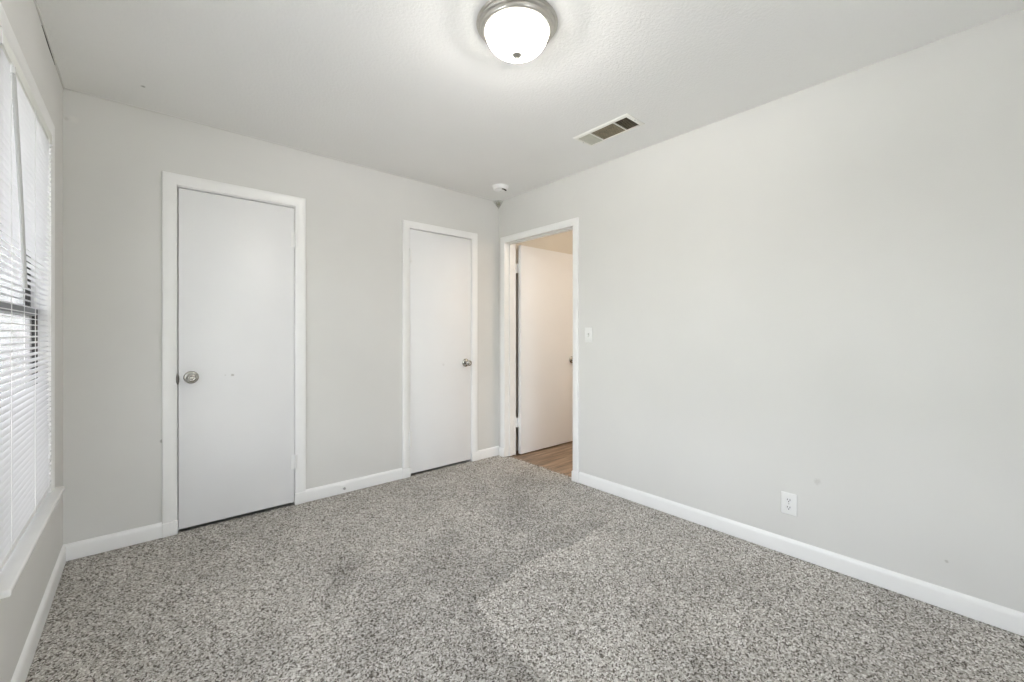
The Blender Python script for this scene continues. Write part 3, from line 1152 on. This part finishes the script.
link('toggle', bm, M['plastic'], sw, False)
for z_ in (-0.030, 0.030):
    bm = bmesh.new()
    lathe(bm, [(0.0, 0.0), (0.0032, 0.0), (0.0026, 0.0011), (0.0, 0.0013)], P_right(sy_, 0.006, sz_ + z_), (-1, 0, 0), 14, False)
    link('screw', bm, M['plastic'], sw)

# ------------------------------------------------------------------ wall outlet
oy, oz = -2.436, 0.270
out = empty('wall_outlet', (0, oy, oz))
tag(out, 'white duplex wall outlet low on the blank wall above the baseboard', 'wall outlet')
bm = bmesh.new()
box(bm, (oy - 0.037, 0.0, oz - 0.0575), (oy + 0.037, 0.0065, oz + 0.0575), P_right, 0.003, 3)
link('cover_plate', bm, M['plastic'], out)
for s in (-1, 1):
    bm = bmesh.new()
    zc = oz + s * 0.0195
    pts = []
    for i in range(28):
        a = 2 * math.pi * i / 28
        pts.append((0.0168 * math.cos(a), max(-0.0138, min(0.0138, 0.0168 * math.sin(a)))))
    f0 = [bm.verts.new(P_right(oy + a, 0.0060, zc + b)) for a, b in pts]
    f1 = [bm.verts.new(P_right(oy + a, 0.0085, zc + b)) for a, b in pts]
    bm.faces.new(f0)
    bm.faces.new(f1[::-1])
    for i in range(28):
        j = (i + 1) % 28
        bm.faces.new((f0[i], f0[j], f1[j], f1[i]))
    rec = link('receptacle', bm, M['vinyl'], out)
    bm = bmesh.new()
    box(bm, (oy - 0.0073, 0.0080, zc - 0.002), (oy - 0.0047, 0.0088, zc + 0.0070), P_right)
    box(bm, (oy + 0.0047, 0.0080, zc - 0.001), (oy + 0.0073, 0.0088, zc + 0.0070), P_right)
    lathe(bm, [(0.0, 0.0), (0.0027, 0.0), (0.0027, 0.0008), (0.0, 0.0008)], P_right(oy, 0.0080, zc - 0.0075), (-1, 0, 0), 14, False)
    link('plug_slot', bm, M['hole'], rec)
bm = bmesh.new()
lathe(bm, [(0.0, 0.0), (0.0034, 0.0), (0.0026, 0.0011), (0.0, 0.0013)], P_right(oy, 0.0065, oz), (-1, 0, 0), 14, False)
link('screw', bm, M['steel_screw'], out)

# ------------------------------------------------------------------ door stop on the baseboard
ds = empty('door_stop', (-1.480, -0.013, 0.040))
tag(ds, 'small white door stop on the baseboard between the two closed doors', 'door stop')
bm = bmesh.new()
lathe(bm, [(0.0, 0.0), (0.013, 0.0), (0.013, 0.004), (0.010, 0.007), (0.007, 0.009), (0.0065, 0.016), (0.0, 0.016)], (-1.480, -0.0128, 0.040), (0, -1, 0), 24, False)
link('stop_base', bm, M['trim'], ds)
bm = bmesh.new()
lathe(bm, [(0.0, 0.015), (0.0085, 0.015), (0.009, 0.017), (0.009, 0.024), (0.007, 0.0265), (0.0, 0.027)], (-1.480, -0.0128, 0.040), (0, -1, 0), 24, False)
link('bumper_tip', bm, M['grey_tip'], ds)

# ------------------------------------------------------------------ see-through triangular patch in the ceiling corner above the doorway
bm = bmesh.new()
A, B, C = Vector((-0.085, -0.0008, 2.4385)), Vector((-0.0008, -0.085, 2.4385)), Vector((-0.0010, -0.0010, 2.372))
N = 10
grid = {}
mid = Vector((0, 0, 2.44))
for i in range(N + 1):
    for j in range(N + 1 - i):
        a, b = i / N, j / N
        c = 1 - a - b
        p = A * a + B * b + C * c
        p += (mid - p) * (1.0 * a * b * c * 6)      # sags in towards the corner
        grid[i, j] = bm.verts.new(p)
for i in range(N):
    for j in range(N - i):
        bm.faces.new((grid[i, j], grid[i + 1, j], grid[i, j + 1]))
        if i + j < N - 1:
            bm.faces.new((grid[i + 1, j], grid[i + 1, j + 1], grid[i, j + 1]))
corner_film = link('corner_patch', bm, M['corner_film'])
tag(corner_film, 'small grey see-through triangular patch in the ceiling corner above the doorway', 'corner_patch')

# ------------------------------------------------------------------ caulk bead and open crack where the left wall meets the ceiling
bm = bmesh.new()
tube(bm, [(-W + 0.001 + random.uniform(0, 0.002), y, H - 0.001) for y in np.linspace(-1.6, -0.004, 40)], 0.0055, 8)
struct('trim_1', bm, M['wall'], 'painted caulk bead along the ceiling above the window', True)
bm = bmesh.new()
pts = [(-0.60, 0.0008), (-0.555, 0.0028), (-0.52, 0.0065), (-0.44, 0.0115), (-0.36, 0.0090), (-0.31, 0.0026), (-0.26, 0.0008)]
ring = []
for y, wdt in pts:
    zc = H - 0.0088
    ring.append([bm.verts.new((-W + d, y, zc + s * wdt / 2)) for d, s in ((-0.002, -1), (0.0012, -1), (0.0012, 1), (-0.002, 1))])
for a, b in zip(ring, ring[1:]):
    for i in range(4):
        j = (i + 1) % 4
        bm.faces.new((a[i], a[j], b[j], b[i]))
bm.faces.new(ring[0])
bm.faces.new(ring[-1])
struct('trim_2', bm, M['hole'], 'dark open crack along the ceiling line above the window')
# hairline tape edge at the back wall / ceiling joint
bm = bmesh.new()
tube(bm, [(x, -0.0008, H - 0.002 + 0.0016 * math.sin(x * 5)) for x in np.linspace(-W + 0.01, -0.01, 60)], 0.0035, 8)
struct('trim_3', bm, M['wall'], 'painted caulk line where the wall with the closed doors meets the ceiling', True)

# ------------------------------------------------------------------ hall fill (added point light without a fixture, out of sight)
hl = bpy.data.lights.new('hall_fill', 'POINT')
hl.energy = HALL_POWER
hl.color = (1.0, 0.88, 0.76)
hl.shadow_soft_size = 0.12
hlo = bpy.data.objects.new('hall_fill', hl)
hlo.location = (1.35, -2.05, 2.20)
COL.objects.link(hlo)

# ------------------------------------------------------------------ outdoors, glimpsed between the slats
bm = bmesh.new()
box(bm, (-40, -30, -0.55), (12, 40, -0.45))
g = struct('ground', bm, M['lawn'], 'lawn outside the window')
bm = bmesh.new()
box(bm, (-12, -30, -0.45), (-W - 0.14, 40, -0.43))
box(bm, (-W - 0.14, -14, -0.45), (6, Y0 - 0.12, -0.43))
struct('path', bm, M['concrete'], 'pale concrete drive outside the window')


def leafy(bm, centre, size, n, seed, leaf=0.12):
    r = np.random.default_rng(seed)
    for _ in range(n):
        d = r.normal(size=3)
        d /= np.linalg.norm(d)
        q = r.uniform(0.6, 1.0) ** 0.5
        p = Vector((centre[0] + d[0] * q * size[0], centre[1] + d[1] * q * size[1], centre[2] + d[2] * q * size[2]))
        a = Vector(r.normal(size=3)).normalized()
        b = a.orthogonal().normalized()
        l_ = leaf * r.uniform(0.6, 1.3)
        v = [bm.verts.new(p - a * l_), bm.verts.new(p + b * l_ * 0.45), bm.verts.new(p + a * l_), bm.verts.new(p - b * l_ * 0.45)]
        bm.faces.new(v)


bm = bmesh.new()
box(bm, (-7.4, 14.6, -0.45), (-3.4, 15.4, 1.55), P_xyz, 0.3, 4)
leafy(bm, (-5.4, 15.0, 0.7), (2.2, 0.8, 1.2), 1600, 3)
hd = link('hedge', bm, M['hedge'])
tag(hd, 'clipped green hedge outdoors seen between the blind slats', 'hedge')

for o in list(bpy.data.objects):
    if o.type == 'MESH':
        o.data.update()
